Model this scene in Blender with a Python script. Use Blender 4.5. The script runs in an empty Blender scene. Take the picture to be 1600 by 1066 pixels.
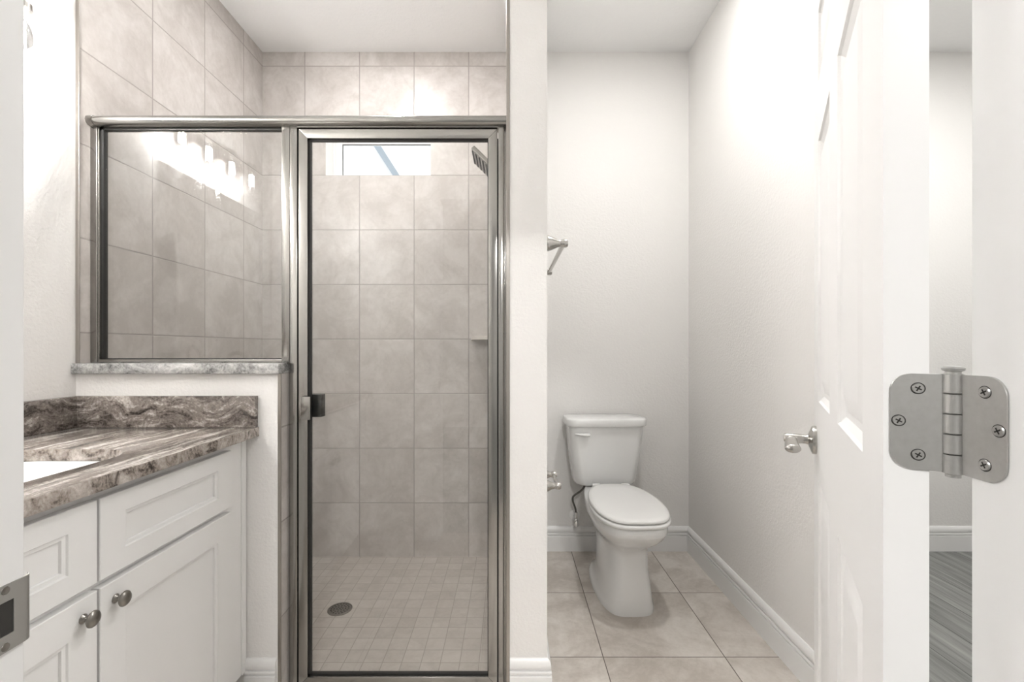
import bpy, bmesh, math, random
from mathutils import Matrix, Vector
C = bpy.context.scene
PI = math.pi
random.seed(7)

# ------------------------------------------------------------------ camera
H = 1.155                 # camera height
FPX = 722.0               # focal length in pixels of the 1600 wide frame
cam_d = bpy.data.cameras.new('camera')
cam_d.sensor_width = 36.0
cam_d.lens = FPX / 1600.0 * 36.0
cam_d.shift_x = 3.0 / 1600.0
cam_d.shift_y = 11.0 / 1600.0
cam_d.clip_start = 0.02
cam = bpy.data.objects.new('camera', cam_d)
cam.location = (0, 0, H)
cam.rotation_euler = (PI / 2, 0, 0)
C.collection.objects.link(cam)
C.camera = cam

# ------------------------------------------------------------------ exposure
vs = C.view_settings
vs.view_transform = 'Standard'
vs.look = 'None'
vs.gamma = 1.0
vs.use_curve_mapping = False
vs.exposure = 0.42
C.cycles.sample_clamp_indirect = 90.0   # keep the bright wall behind the lamps in reflections

# ------------------------------------------------------------------ world sky
W = bpy.data.worlds.new('sky')
C.world = W
W.use_nodes = True
wn, wl = W.node_tree.nodes, W.node_tree.links
wn.clear()
wo = wn.new('ShaderNodeOutputWorld')
wb = wn.new('ShaderNodeBackground')
wr = wn.new('ShaderNodeValToRGB')
wsep = wn.new('ShaderNodeSeparateXYZ')
wtc = wn.new('ShaderNodeTexCoord')
wl.new(wtc.outputs['Generated'], wsep.inputs[0])
wl.new(wsep.outputs['Z'], wr.inputs[0])
wr.color_ramp.elements[0].position = 0.335
wr.color_ramp.elements[0].color = (1.0, 1.0, 1.0, 1)
wr.color_ramp.elements[1].position = 0.42
wr.color_ramp.elements[1].color = (0.47, 0.56, 0.70, 1)
wl.new(wr.outputs[0], wb.inputs[0])
wb.inputs[1].default_value = 1.3
wl.new(wb.outputs[0], wo.inputs[0])

# strengths of the lamps (each lamp's own light stays in its builder)
P_SHOWER, P_WC, P_CLOSET, P_BED_FILL = 9.0, 11.0, 20.0, 58.0
P_BULB = 8.2

# ------------------------------------------------------------------ materials
class NT:
    def __init__(s, name):
        s.m = bpy.data.materials.new(name)
        s.m.use_nodes = True
        s.n, s.l = s.m.node_tree.nodes, s.m.node_tree.links
        s.n.clear()
        s.out = s.n.new('ShaderNodeOutputMaterial')
    def node(s, t, **kw):
        nd = s.n.new(t)
        for k, v in kw.items():
            if k == 'inp':
                for i, val in v.items():
                    s.set(nd.inputs[i], val)
            else:
                setattr(nd, k, v)
        return nd
    def set(s, sock, val):
        if isinstance(val, bpy.types.NodeSocket):
            s.l.new(val, sock)
        else:
            sock.default_value = val
    def math(s, op, a, b=None, c=None, clamp=False):
        nd = s.n.new('ShaderNodeMath'); nd.operation = op; nd.use_clamp = clamp
        for i, v in enumerate((a, b, c)):
            if v is not None: s.set(nd.inputs[i], v)
        return nd.outputs[0]
    def ramp(s, fac, stops):
        nd = s.n.new('ShaderNodeValToRGB')
        cr = nd.color_ramp
        while len(cr.elements) < len(stops): cr.elements.new(0.5)
        for e, (p, c) in zip(cr.elements, stops):
            e.position = p
            e.color = (c[0], c[1], c[2], 1) if not isinstance(c, float) else (c, c, c, 1)
        s.set(nd.inputs[0], fac)
        return nd.outputs[0]
    def mix(s, fac, a, b, mode='MIX'):
        nd = s.n.new('ShaderNodeMix'); nd.data_type = 'RGBA'; nd.blend_type = mode
        s.set(nd.inputs[0], fac); s.set(nd.inputs[6], a); s.set(nd.inputs[7], b)
        return nd.outputs[2]
    def coord(s):
        tc = s.n.new('ShaderNodeTexCoord')
        return tc.outputs['Object']
    def mapping(s, vec, scale=(1, 1, 1), rot=(0, 0, 0), loc=(0, 0, 0)):
        nd = s.n.new('ShaderNodeMapping')
        s.l.new(vec, nd.inputs['Vector'])
        nd.inputs['Scale'].default_value = scale
        nd.inputs['Rotation'].default_value = rot
        nd.inputs['Location'].default_value = loc
        return nd.outputs[0]
    def noise(s, vec, scale, detail=4.0, rough=0.55, dist=0.0, out=0):
        nd = s.n.new('ShaderNodeTexNoise')
        s.l.new(vec, nd.inputs['Vector'])
        nd.inputs['Scale'].default_value = scale
        nd.inputs['Detail'].default_value = detail
        nd.inputs['Roughness'].default_value = rough
        nd.inputs['Distortion'].default_value = dist
        return nd.outputs[out]
    def bump(s, height, strength, distance):
        nd = s.n.new('ShaderNodeBump')
        s.set(nd.inputs['Height'], height)
        nd.inputs['Strength'].default_value = strength
        nd.inputs['Distance'].default_value = distance
        return nd.outputs[0]
    def bsdf(s, color, rough=0.5, metal=0.0, normal=None, spec=0.5, coat=0.0):
        b = s.n.new('ShaderNodeBsdfPrincipled')
        s.set(b.inputs['Base Color'], color if isinstance(color, bpy.types.NodeSocket) else (*color, 1))
        s.set(b.inputs['Roughness'], rough)
        b.inputs['Metallic'].default_value = metal
        b.inputs['Specular IOR Level'].default_value = spec
        b.inputs['Coat Weight'].default_value = coat
        if normal is not None: s.l.new(normal, b.inputs['Normal'])
        s.l.new(b.outputs[0], s.out.inputs[0])
        return s.m

def m_plain(name, col, rough=0.5, metal=0.0, spec=0.5, coat=0.0, grain=0.03, gscale=30.0):
    t = NT(name)
    n = t.noise(t.coord(), gscale, 3.0)
    c = t.mix(grain, (*col, 1), n, 'OVERLAY')
    return t.bsdf(c, rough, metal, None, spec, coat)

def m_paint(name, col, strength=0.42, scale=95.0, rough=0.6):
    t = NT(name)
    co = t.coord()
    n = t.noise(co, scale, 3.0, 0.6)
    h = t.ramp(n, [(0.38, 0.0), (0.66, 1.0)])
    big = t.noise(co, 1.3, 2.0)
    c = t.mix(0.03, (*col, 1), big, 'OVERLAY')
    return t.bsdf(c, rough, 0.0, t.bump(h, strength, 0.0012), 0.3)

def m_tile(name, axis_u, axis_v, off_u, off_v, pu, pv, gw, stops, grout, rough, cloud=5.0, vary=0.10,
           gbump=0.6, spec=0.5, skip=False):
    """square tiles with grout joints; u and v are object axes"""
    t = NT(name)
    co = t.coord()
    sep = t.node('ShaderNodeSeparateXYZ'); t.l.new(co, sep.inputs[0])
    u = t.math('DIVIDE', t.math('SUBTRACT', sep.outputs[axis_u], off_u), pu)
    v = t.math('DIVIDE', t.math('SUBTRACT', sep.outputs[axis_v], off_v), pv)
    fu, fv = t.math('FRACT', u), t.math('FRACT', v)
    du = t.math('MULTIPLY', t.math('MINIMUM', fu, t.math('SUBTRACT', 1.0, fu)), pu)
    dv = t.math('MULTIPLY', t.math('MINIMUM', fv, t.math('SUBTRACT', 1.0, fv)), pv)
    d = t.math('MINIMUM', du, dv)
    mask = t.ramp(t.math('DIVIDE', d, gw), [(0.38, 0.0), (0.62, 1.0)])
    comb = t.node('ShaderNodeCombineXYZ')
    t.l.new(t.math('FLOOR', u), comb.inputs[0]); t.l.new(t.math('FLOOR', v), comb.inputs[1])
    wnz = t.node('ShaderNodeTexWhiteNoise'); t.l.new(comb.outputs[0], wnz.inputs[0])
    # every tile shows its own piece of the stone pattern
    shift = t.node('ShaderNodeVectorMath', operation='SCALE')
    t.l.new(wnz.outputs['Color'], shift.inputs[0]); shift.inputs['Scale'].default_value = 17.0
    add = t.node('ShaderNodeVectorMath', operation='ADD')
    t.l.new(co, add.inputs[0]); t.l.new(shift.outputs[0], add.inputs[1])
    n1 = t.noise(add.outputs[0], cloud, 7.0, 0.62, 0.9)
    n2 = t.noise(add.outputs[0], 48.0, 6.0, 0.75)
    n3 = t.noise(add.outputs[0], cloud * 0.6, 3.0, 0.5, 2.5)
    vein = t.math('SUBTRACT', 1.0, t.math('MULTIPLY', t.math('ABSOLUTE', t.math('SUBTRACT', n3, 0.5)), 14.0), clamp=True)
    f = t.math('ADD', t.math('MULTIPLY', n1, 0.72), t.math('MULTIPLY', n2, 0.28))
    f = t.math('ADD', f, t.math('MULTIPLY', t.math('SUBTRACT', wnz.outputs['Value'], 0.5), vary))
    f = t.math('SUBTRACT', f, t.math('MULTIPLY', vein, 0.05))
    body = t.ramp(f, stops)
    col = t.mix(mask, (*grout, 1), body)
    h = t.math('ADD', mask, t.math('MULTIPLY', n2, 0.05))
    r = t.math('ADD', t.math('MULTIPLY', t.math('SUBTRACT', 1.0, mask), 0.4), rough)
    return t.bsdf(col, r, 0.0, t.bump(h, gbump, 0.002), spec)

T_STOPS = [(0.36, (0.485, 0.450, 0.422)), (0.49, (0.562, 0.527, 0.499)), (0.61, (0.635, 0.602, 0.576))]
GR = (0.385, 0.352, 0.33)
TP = 0.3117
M = {}
M['tile_back'] = m_tile('shower_tile_back', 0, 2, -0.8594, 2.141, TP, TP, 0.0050, T_STOPS, GR, 0.28)
M['tile_side'] = m_tile('shower_tile_side', 1, 2, 1.8272, 2.141, 0.312, TP, 0.0050, T_STOPS, GR, 0.28)
M['mosaic'] = m_tile('shower_mosaic', 0, 1, -0.777, 2.0435, 0.0733, 0.0733, 0.0030,
                     [(0.28, (0.42, 0.38, 0.345)), (0.5, (0.51, 0.47, 0.43)), (0.7, (0.58, 0.54, 0.50))],
                     (0.37, 0.33, 0.295), 0.42, 9.0, 0.13, 0.4)
M['floor_tile'] = m_tile('floor_tile', 0, 1, 0.348, 2.179, 0.4545, 0.4526, 0.0036,
                         [(0.38, (0.485, 0.438, 0.388)), (0.49, (0.585, 0.537, 0.485)), (0.60, (0.675, 0.632, 0.58))],
                         (0.17, 0.145, 0.125), 0.38, 4.0, 0.05)
M['wall'] = m_paint('wall_paint', (0.80, 0.785, 0.765))
M['wall_smooth'] = m_paint('closet_paint', (0.74, 0.735, 0.715), 0.2)
M['ceiling'] = m_paint('ceiling_paint', (0.87, 0.868, 0.86), 0.6, 60.0, 0.8)
M['trim'] = m_plain('trim_gloss_paint', (0.83, 0.825, 0.815), 0.32)
M['door'] = m_plain('door_paint', (0.87, 0.862, 0.852), 0.36)
M['cabinet'] = m_plain('cabinet_paint', (0.87, 0.865, 0.855), 0.35)
M['porcelain'] = m_plain('porcelain', (0.82, 0.82, 0.81), 0.10, coat=0.4, grain=0.0)
M['seat'] = m_plain('seat_plastic', (0.84, 0.835, 0.82), 0.22, grain=0.0)
M['white_vinyl'] = m_plain('white_vinyl', (0.86, 0.86, 0.85), 0.35, grain=0.0)
M['black'] = m_plain('black_rubber', (0.012, 0.012, 0.011), 0.5, grain=0.0)
M['dark'] = m_plain('dark_cavity', (0.03, 0.028, 0.025), 0.6, grain=0.0)
M['nickel'] = m_plain('brushed_nickel', (0.50, 0.485, 0.46), 0.25, 1.0)
M['frame'] = m_plain('satin_frame_metal', (0.36, 0.35, 0.332), 0.20, 1.0)
M['edge_metal'] = m_plain('tile_edge_metal', (0.40, 0.375, 0.345), 0.35, 1.0)
M['pewter'] = m_plain('pewter_knob', (0.27, 0.255, 0.235), 0.28, 1.0)
M['steel'] = m_plain('brushed_hinge_steel', (0.56, 0.555, 0.54), 0.42, 1.0, gscale=160.0, grain=0.12)
M['strike'] = m_plain('dull_strike_steel', (0.44, 0.435, 0.42), 0.45, 1.0)
M['screw'] = m_plain('screw_steel', (0.55, 0.545, 0.53), 0.35, 1.0, grain=0.0)
M['chrome'] = m_plain('chrome', (0.72, 0.72, 0.71), 0.10, 1.0, grain=0.0)
M['braid'] = m_plain('braided_hose', (0.16, 0.155, 0.145), 0.42, 0.8, gscale=400.0, grain=0.5)
M['mirror'] = m_plain('mirror_silver', (0.90, 0.91, 0.90), 0.01, 1.0, grain=0.0)
M['roof'] = m_plain('roof_edge', (0.33, 0.40, 0.46), 0.6, gscale=8.0)
M['siding'] = m_plain('siding', (0.86, 0.87, 0.85), 0.6)
M['shelf'] = m_plain('shelf_stone', (0.72, 0.68, 0.63), 0.3, gscale=12.0)

def m_glass(name, tint, f0=0.045):
    t = NT(name)
    lw = t.node('ShaderNodeLayerWeight'); lw.inputs['Blend'].default_value = 0.5
    p5 = t.math('POWER', lw.outputs['Facing'], 5.0)
    fac = t.math('ADD', t.math('MULTIPLY', p5, 1.0 - f0), f0, clamp=True)
    tr = t.node('ShaderNodeBsdfTransparent'); tr.inputs[0].default_value = (*tint, 1)
    gl = t.node('ShaderNodeBsdfGlossy'); gl.inputs['Roughness'].default_value = 0.0
    gl.inputs['Color'].default_value = (1, 1, 1, 1)
    mx = t.node('ShaderNodeMixShader')
    t.l.new(fac, mx.inputs[0]); t.l.new(tr.outputs[0], mx.inputs[1]); t.l.new(gl.outputs[0], mx.inputs[2])
    t.l.new(mx.outputs[0], t.out.inputs[0])
    return t.m
M['glass'] = m_glass('clear_glass', (0.965, 0.968, 0.962))
M['pane'] = m_glass('window_glass', (0.98, 0.985, 0.985))
M['shade'] = m_glass('shade_glass', (0.985, 0.985, 0.985), 0.06)

def m_emit(name, col, strength):
    t = NT(name)
    e = t.node('ShaderNodeEmission'); e.inputs[0].default_value = (*col, 1); e.inputs[1].default_value = strength
    t.l.new(e.outputs[0], t.out.inputs[0])
    return t.m
M['filament'] = m_emit('lit_filament', (1.0, 0.98, 0.955), 60.0)
M['lens'] = m_emit('lit_lens', (1.0, 0.98, 0.955), 8.0)

def m_granite(name, scale, rot, stops, warp=0.6, speck=0.25, wscale=3.0, rough=0.12, fine=0.35, edge=None):
    t = NT(name)
    co = t.coord()
    wv = t.noise(co, wscale, 3.0, 0.5, 0.6, out=1)
    sub = t.node('ShaderNodeVectorMath', operation='SUBTRACT')
    t.l.new(wv, sub.inputs[0]); sub.inputs[1].default_value = (0.5, 0.5, 0.5)
    sc = t.node('ShaderNodeVectorMath', operation='SCALE'); t.l.new(sub.outputs[0], sc.inputs[0])
    sc.inputs['Scale'].default_value = warp
    ad = t.node('ShaderNodeVectorMath', operation='ADD')
    t.l.new(co, ad.inputs[0]); t.l.new(sc.outputs[0], ad.inputs[1])
    mp = t.mapping(ad.outputs[0], scale, rot)
    n1 = t.noise(mp, 1.0, 6.0, 0.62, 0.3)
    n2 = t.noise(co, 140.0, 3.0, 0.7)
    n3 = t.noise(mp, 3.2, 5.0, 0.65, 0.6)
    f = t.math('ADD', t.math('MULTIPLY', n1, 1.0 - fine), t.math('MULTIPLY', n3, fine))
    f = t.math('ADD', f, t.math('MULTIPLY', t.math('SUBTRACT', n2, 0.5), speck))
    col = t.ramp(f, stops)
    if edge:
        geo = t.node('ShaderNodeNewGeometry')
        sp_ = t.node('ShaderNodeSeparateXYZ'); t.l.new(geo.outputs['Normal'], sp_.inputs[0])
        flat = t.math('GREATER_THAN', t.math('ABSOLUTE', sp_.outputs[2]), 0.6)
        e1 = t.noise(t.mapping(ad.outputs[0], (26.0, 26.0, 20.0)), 1.0, 6.0, 0.66, 0.8)
        e = t.math('ADD', e1, t.math('MULTIPLY', t.math('SUBTRACT', n2, 0.5), 0.34))
        col = t.mix(flat, t.ramp(e, edge), col)
    return t.bsdf(col, rough, 0.0, None, 0.5)
G_EDGE = [(0.30, (0.045, 0.038, 0.033)), (0.39, (0.16, 0.135, 0.118)), (0.46, (0.33, 0.285, 0.25)), (0.58, (0.48, 0.43, 0.39)), (0.70, (0.66, 0.61, 0.57))]
G_ST = [(0.34, (0.04, 0.034, 0.030)), (0.42, (0.13, 0.11, 0.096)), (0.475, (0.27, 0.236, 0.21)),
        (0.51, (0.21, 0.182, 0.162)), (0.55, (0.42, 0.38, 0.345)), (0.64, (0.68, 0.64, 0.60))]
G_SW = [(0.34, (0.035, 0.03, 0.027)), (0.42, (0.10, 0.085, 0.074)), (0.48, (0.20, 0.172, 0.153)), (0.54, (0.25, 0.218, 0.195)), (0.60, (0.46, 0.42, 0.385)), (0.70, (0.66, 0.62, 0.58))]
M['granite_top'] = m_granite('granite_streaked', (42.0, 2.6, 26.0), (0, 0, math.radians(12)), G_ST, 0.07, 0.22, edge=G_EDGE)
M['granite_swirl'] = m_granite('granite_swirled', (10.0, 10.0, 36.0), (0, math.radians(32), 0), G_SW, 0.15, 0.30, 6.0)
M['granite_sill'] = m_granite('granite_pale', (10.0, 9.0, 16.0), (0, math.radians(35), 0),
                              [(0.34, (0.10, 0.10, 0.10)), (0.44, (0.27, 0.268, 0.262)), (0.54, (0.42, 0.415, 0.405)),
                               (0.68, (0.62, 0.615, 0.60))], 0.2, 0.42, 5.0, 0.2)

def m_wood(name):
    t = NT(name)
    co = t.coord()
    sep = t.node('ShaderNodeSeparateXYZ'); t.l.new(co, sep.inputs[0])
    u = t.math('DIVIDE', sep.outputs[0], 0.18)
    cell = t.math('FLOOR', u)
    comb = t.node('ShaderNodeCombineXYZ'); t.l.new(cell, comb.inputs[0])
    wnz = t.node('ShaderNodeTexWhiteNoise'); t.l.new(comb.outputs[0], wnz.inputs[0])
    sh = t.node('ShaderNodeVectorMath', operation='SCALE'); t.l.new(wnz.outputs['Color'], sh.inputs[0]); sh.inputs['Scale'].default_value = 9.0
    ad = t.node('ShaderNodeVectorMath', operation='ADD'); t.l.new(co, ad.inputs[0]); t.l.new(sh.outputs[0], ad.inputs[1])
    mp = t.mapping(ad.outputs[0], (38.0, 1.8, 5.0))
    n = t.noise(mp, 1.0, 7.0, 0.65, 0.7)
    n = t.math('ADD', n, t.math('MULTIPLY', t.math('SUBTRACT', wnz.outputs['Value'], 0.5), 0.12))
    col = t.ramp(n, [(0.3, (0.15, 0.153, 0.146)), (0.5, (0.25, 0.253, 0.242)), (0.7, (0.37, 0.37, 0.355))])
    fu = t.math('FRACT', u)
    d = t.math('MINIMUM', fu, t.math('SUBTRACT', 1.0, fu))
    seam = t.math('GREATER_THAN', d, 0.008)
    col = t.mix(seam, (0.05, 0.05, 0.048, 1), col)
    return t.bsdf(col, 0.5, 0.0, None, 0.35)
M['wood'] = m_wood('grey_plank_floor')

# ------------------------------------------------------------------ mesh helpers
def box(bm, x0, x1, y0, y1, z0, z1, bev=0.0, seg=2, mi=0):
    vs_ = [bm.verts.new(p) for p in ((x0, y0, z0), (x1, y0, z0), (x1, y1, z0), (x0, y1, z0),
                                     (x0, y0, z1), (x1, y0, z1), (x1, y1, z1), (x0, y1, z1))]
    fs = [bm.faces.new([vs_[i] for i in q]) for q in
          ((3, 2, 1, 0), (4, 5, 6, 7), (0, 1, 5, 4), (1, 2, 6, 5), (2, 3, 7, 6), (3, 0, 4, 7))]
    for f in fs: f.material_index = mi
    if bev > 0:
        es = list({e for f in fs for e in f.edges})
        bmesh.ops.bevel(bm, geom=es, offset=bev, segments=seg, profile=0.5, affect='EDGES')

def frame_of(d):
    d = d.normalized()
    a = Vector((0, 0, 1)) if abs(d.z) < 0.9 else Vector((1, 0, 0))
    u = d.cross(a).normalized()
    return u, d.cross(u).normalized()

def loft(bm, rings, cap0=True, cap1=True, closed=True):
    rv = [[bm.verts.new(p) for p in r] for r in rings]
    n = len(rv[0])
    for a, b in zip(rv[:-1], rv[1:]):
        for i in range(n if closed else n - 1):
            j = (i + 1) % n
            bm.faces.new((a[i], a[j], b[j], b[i]))
    if cap0: bm.faces.new(list(reversed(rv[0])))
    if cap1: bm.faces.new(rv[-1])
    return rv

def lathe(bm, prof, origin, axis, seg=32, cap0=True, cap1=True):
    """prof: list of (radius, distance along axis)"""
    o, ax = Vector(origin), Vector(axis).normalized()
    u, v = frame_of(ax)
    rings = []
    for r, t in prof:
        r = max(r, 1e-5)
        rings.append([o + ax * t + u * (r * math.cos(2 * PI * i / seg)) + v * (r * math.sin(2 * PI * i / seg)) for i in range(seg)])
    loft(bm, rings, cap0, cap1)

def smooth_path(pts, sub=8):
    pts = [Vector(p) for p in pts]
    P = [pts[0] * 2 - pts[1]] + pts + [pts[-1] * 2 - pts[-2]]
    out = []
    for i in range(1, len(P) - 2):
        for k in range(sub):
            t = k / sub
            a, b, c, d = P[i - 1], P[i], P[i + 1], P[i + 2]
            out.append(0.5 * ((2 * b) + (c - a) * t + (2 * a - 5 * b + 4 * c - d) * t * t + (3 * b - a - 3 * c + d) * t ** 3))
    out.append(pts[-1])
    return out

def tube(bm, pts, r, seg=14, radii=None, flat=1.0):
    pts = [Vector(p) for p in pts]
    rings = []
    u = None
    for i, p in enumerate(pts):
        d = (pts[min(i + 1, len(pts) - 1)] - pts[max(i - 1, 0)]).normalized()
        if u is None: u, v = frame_of(d)
        else:
            u = (u - d * u.dot(d)).normalized(); v = d.cross(u)
        rr = radii[i] if radii else r
        rings.append([p + u * (rr * math.cos(2 * PI * k / seg)) + v * (rr * flat * math.sin(2 * PI * k / seg)) for k in range(seg)])
    loft(bm, rings)

def prism(bm, poly, z0, z1, mat=None, bev=0.0, seg=2):
    """extrude a 2D polygon (x, y) from z0 to z1, then apply a matrix"""
    a = [bm.verts.new((p[0], p[1], z0)) for p in poly]
    b = [bm.verts.new((p[0], p[1], z1)) for p in poly]
    n = len(poly)
    fs = [bm.faces.new(list(reversed(a))), bm.faces.new(b)]
    for i in range(n):
        j = (i + 1) % n
        fs.append(bm.faces.new((a[i], a[j], b[j], b[i])))
    vsx = a + b
    if bev > 0:
        es = list(fs[0].edges) + list(fs[1].edges)
        r = bmesh.ops.bevel(bm, geom=es, offset=bev, segments=seg, profile=0.5, affect='EDGES')
        vsx = list({v for f in r['faces'] for v in f.verts} | {v for v in vsx if v.is_valid})
    if mat is not None: bmesh.ops.transform(bm, matrix=mat, verts=vsx)

def rrect(cx, cy, w, h, r, n=6):
    pts = []
    for (sx, sy, a0) in ((1, 1, 0), (-1, 1, 90), (-1, -1, 180), (1, -1, 270)):
        for k in range(n + 1):
            a = math.radians(a0 + 90 * k / n)
            pts.append((cx + sx * (w / 2 - r) + r * math.cos(a), cy + sy * (h / 2 - r) + r * math.sin(a)))
    return pts

def sweep(bm, path, prof):
    """baseboard: path of (x, y) points, profile of (out, z); 'out' grows to the right hand of the path"""
    n = len(path)
    rings = []
    for i in range(n):
        p = Vector(path[i])
        ns = []
        if i > 0:
            d = (Vector(path[i]) - Vector(path[i - 1])).normalized(); ns.append(Vector((d.y, -d.x)))
        if i < n - 1:
            d = (Vector(path[i + 1]) - Vector(path[i])).normalized(); ns.append(Vector((d.y, -d.x)))
        m = sum(ns, Vector((0, 0))).normalized()
        k = 1.0 / max(0.2, m.dot(ns[0]))
        rings.append([(p.x + m.x * o * k, p.y + m.y * o * k, z) for o, z in prof])
    loft(bm, rings)

WORLD = {}
def link(o, parent=None, label=None, cat=None, group=None, kind=None):
    C.collection.objects.link(o)
    if parent is not None: o.parent = parent
    if label: o['label'] = label
    if cat: o['category'] = cat
    if group: o['group'] = group
    if kind: o['kind'] = kind
    return o

def obj(name, bm, mats, parent=None, label=None, cat=None, group=None, kind=None, smooth=35.0, local=False):
    """links a bmesh as ONE mesh object; coordinates are world ones unless local"""
    if parent is not None and not local:
        bmesh.ops.transform(bm, matrix=WORLD[parent.name].inverted(), verts=bm.verts)
    bmesh.ops.recalc_face_normals(bm, faces=bm.faces)
    me = bpy.data.meshes.new(name)
    bm.to_mesh(me); bm.free()
    for m in (mats if isinstance(mats, (list, tuple)) else [mats]): me.materials.append(m)
    if smooth:
        for p in me.polygons: p.use_smooth = True
        me.set_sharp_from_angle(angle=math.radians(smooth))
    o = bpy.data.objects.new(name, me)
    link(o, parent, label, cat, group, kind)
    if parent is None: WORLD[o.name] = Matrix.Identity(4)
    else: WORLD[o.name] = WORLD[parent.name].copy()
    return o

def thing(name, loc, label=None, cat=None, group=None, rotz=0.0, kind=None):
    o = bpy.data.objects.new(name, None)
    o.empty_display_size = 0.05
    o.location = loc
    o.rotation_euler = (0, 0, rotz)
    link(o, None, label, cat, group, kind)
    WORLD[o.name] = Matrix.Translation(loc) @ Matrix.Rotation(rotz, 4, 'Z')
    return o

def B(): return bmesh.new()
def struct(name, bm, mats, smooth=0.0, parent=None): return obj(name, bm, mats, parent, kind=None if parent else 'structure', smooth=smooth)

# ------------------------------------------------------------------ the setting
CZ = 2.845
XL, XT = -1.4234, -1.4134        # painted left wall, its tile face
YB = 2.637                       # back wall
YP = 1.515                       # front of the half wall and of the partition's end
PX0, PX1 = -0.001, 0.1215        # partition between shower and toilet room
XR = 1.019                       # right wall of the toilet room
YE = 0.385                       # entry wall, bathroom side

bm = B()
box(bm, XL, 1.134, 0.265, YP, -0.08, 0)
box(bm, PX1, XR, YP, YB, -0.08, 0)
struct('floor', bm, M['floor_tile'])
bm = B(); box(bm, 1.134, 3.0, YE, YB, -0.08, 0); struct('floor_closet', bm, M['wood'])
bm = B(); box(bm, -2.6, 3.0, -3.6, 0.265, -0.08, 0); struct('floor_bedroom', bm, M['wood'])
bm = B(); box(bm, XT, -0.0115, 1.63, YB, -0.09, -0.037); struct('floor_shower', bm, M['mosaic'])
bm = B(); box(bm, -1.54, 3.1, 0.265, 2.787, CZ, CZ + 0.1); struct('ceiling', bm, M['ceiling'])
bm = B(); box(bm, -2.7, 3.1, -3.7, 0.265, CZ, CZ + 0.1); struct('ceiling_bedroom', bm, M['ceiling'])

bm = B(); box(bm, -1.54, XL, YE, 1.5165, 0, CZ); struct('wall_left', bm, M['wall'])
bm = B(); box(bm, -1.54, XT, 1.5165, YB, -0.09, CZ); struct('wall_shower_left', bm, M['tile_side'])
# shower back wall with the window opening
WX0, WX1, WZ0, WZ1 = -1.052, -0.453, 2.141, 2.4527
bm = B()
for (a, b, c, d) in ((-1.54, WX0, -0.09, CZ), (WX1, PX0, -0.09, CZ), (WX0, WX1, -0.09, WZ0), (WX0, WX1, WZ1, CZ)):
    box(bm, a, b, YB, 2.787, c, d)
o = struct('wall_shower_back', bm, [M['tile_back'], M['trim']])
for p in o.data.polygons:
    if p.normal.y > -0.5: p.material_index = 1
bm = B(); box(bm, PX0, 3.1, YB, 2.787, -0.08, CZ); struct('wall_back', bm, M['wall'])
bm = B(); box(bm, PX0, PX1, YP, YB, -0.08, CZ); struct('wall_partition', bm, M['wall'])
bm = B(); box(bm, -0.0115, PX0, 1.5175, YB, -0.09, CZ); struct('wall_shower_right', bm, M['tile_side'])
bm = B(); box(bm, XR, 1.134, 1.40, YB, -0.08, CZ); struct('wall_right', bm, M['wall'])
bm = B(); box(bm, 3.0, 3.1, 0.265, YB, -0.08, CZ); struct('wall_closet', bm, M['wall_smooth'])
bm = B(); box(bm, XL, -0.762, YP, 1.63, -0.08, 1.071); struct('wall_half_height', bm, M['wall'])
bm = B()
box(bm, -0.762, -0.7515, 1.5195, 1.6405, -0.09, 1.071)
box(bm, XT, -0.762, 1.63, 1.6405, -0.037, 1.071)
struct('wall_half_height_tile', bm, M['tile_side'])
bm = B()
box(bm, -1.54, -0.438, 0.265, YE, 0, CZ)
box(bm, 0.417, 3.0, 0.265, YE, 0, CZ)
box(bm, -0.438, 0.417, 0.265, YE, 2.06, CZ)
struct('wall_entry', bm, M['wall'])
bm = B(); box(bm, -2.7, -2.6, -3.6, 0.265, 0, CZ); struct('wall_bedroom_left', bm, M['wall'])
bm = B(); box(bm, 3.0, 3.1, -3.6, 0.265, 0, CZ); struct('wall_bedroom_right', bm, M['wall'])
bm = B(); box(bm, -2.7, 3.1, -3.7, -3.6, 0, CZ); struct('wall_bedroom_back', bm, M['wall'])
bm = B(); box(bm, -2.6, -1.54, 0.265, YE, 0, CZ); struct('wall_bedroom_front', bm, M['wall'])
# shower curb under the door
bm = B(); box(bm, -0.7515, -0.0115, 1.516, 1.612, -0.08, -0.002, 0.003); struct('trim_curb', bm, M['shelf'])

# metal tile edges
bm = B(); box(bm, XL, -1.4105, 1.5125, 1.5165, 1.105, CZ, 0.0012); struct('trim_1', bm, M['edge_metal'])
bm = B(); box(bm, -0.762, -0.751, 1.5145, 1.5195, -0.002, 1.071, 0.0012); struct('trim_2', bm, M['edge_metal'])
bm = B(); box(bm, -0.0125, PX0, 1.5125, 1.5175, -0.002, CZ, 0.0012); struct('trim_3', bm, M['edge_metal'])

# baseboards, one stepped profile
BP = [(0, 0), (0.0150, 0), (0.0150, 0.0850), (0.0140, 0.0870), (0.0095, 0.0880), (0.0090, 0.0910), (0.0135, 0.0925), (0.0142, 0.0955), (0.0142, 0.0990),
      (0.0130, 0.1020), (0.0075, 0.1030), (0.0070, 0.1065), (0.0118, 0.1080), (0.0128, 0.1120), (0.0125, 0.1200), (0.0105, 0.1285), (0.0065, 0.1360), (0.003, 0.1395), (0, 0.140)]
def baseboard(name, path):
    bm = B(); sweep(bm, path, BP); struct(name, bm, M['trim'], 25.0)
baseboard('baseboard_right', [(PX1, 2.60), (PX1, YB), (XR, YB), (XR, 1.40), (1.134, 1.40), (1.134, YB), (3.0, YB)][1:])
baseboard('baseboard_partition', [(PX0, YP), (PX1, YP), (PX1, YB)])
baseboard('baseboard_half_wall', [(-0.864, YP), (-0.764, YP)])

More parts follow.
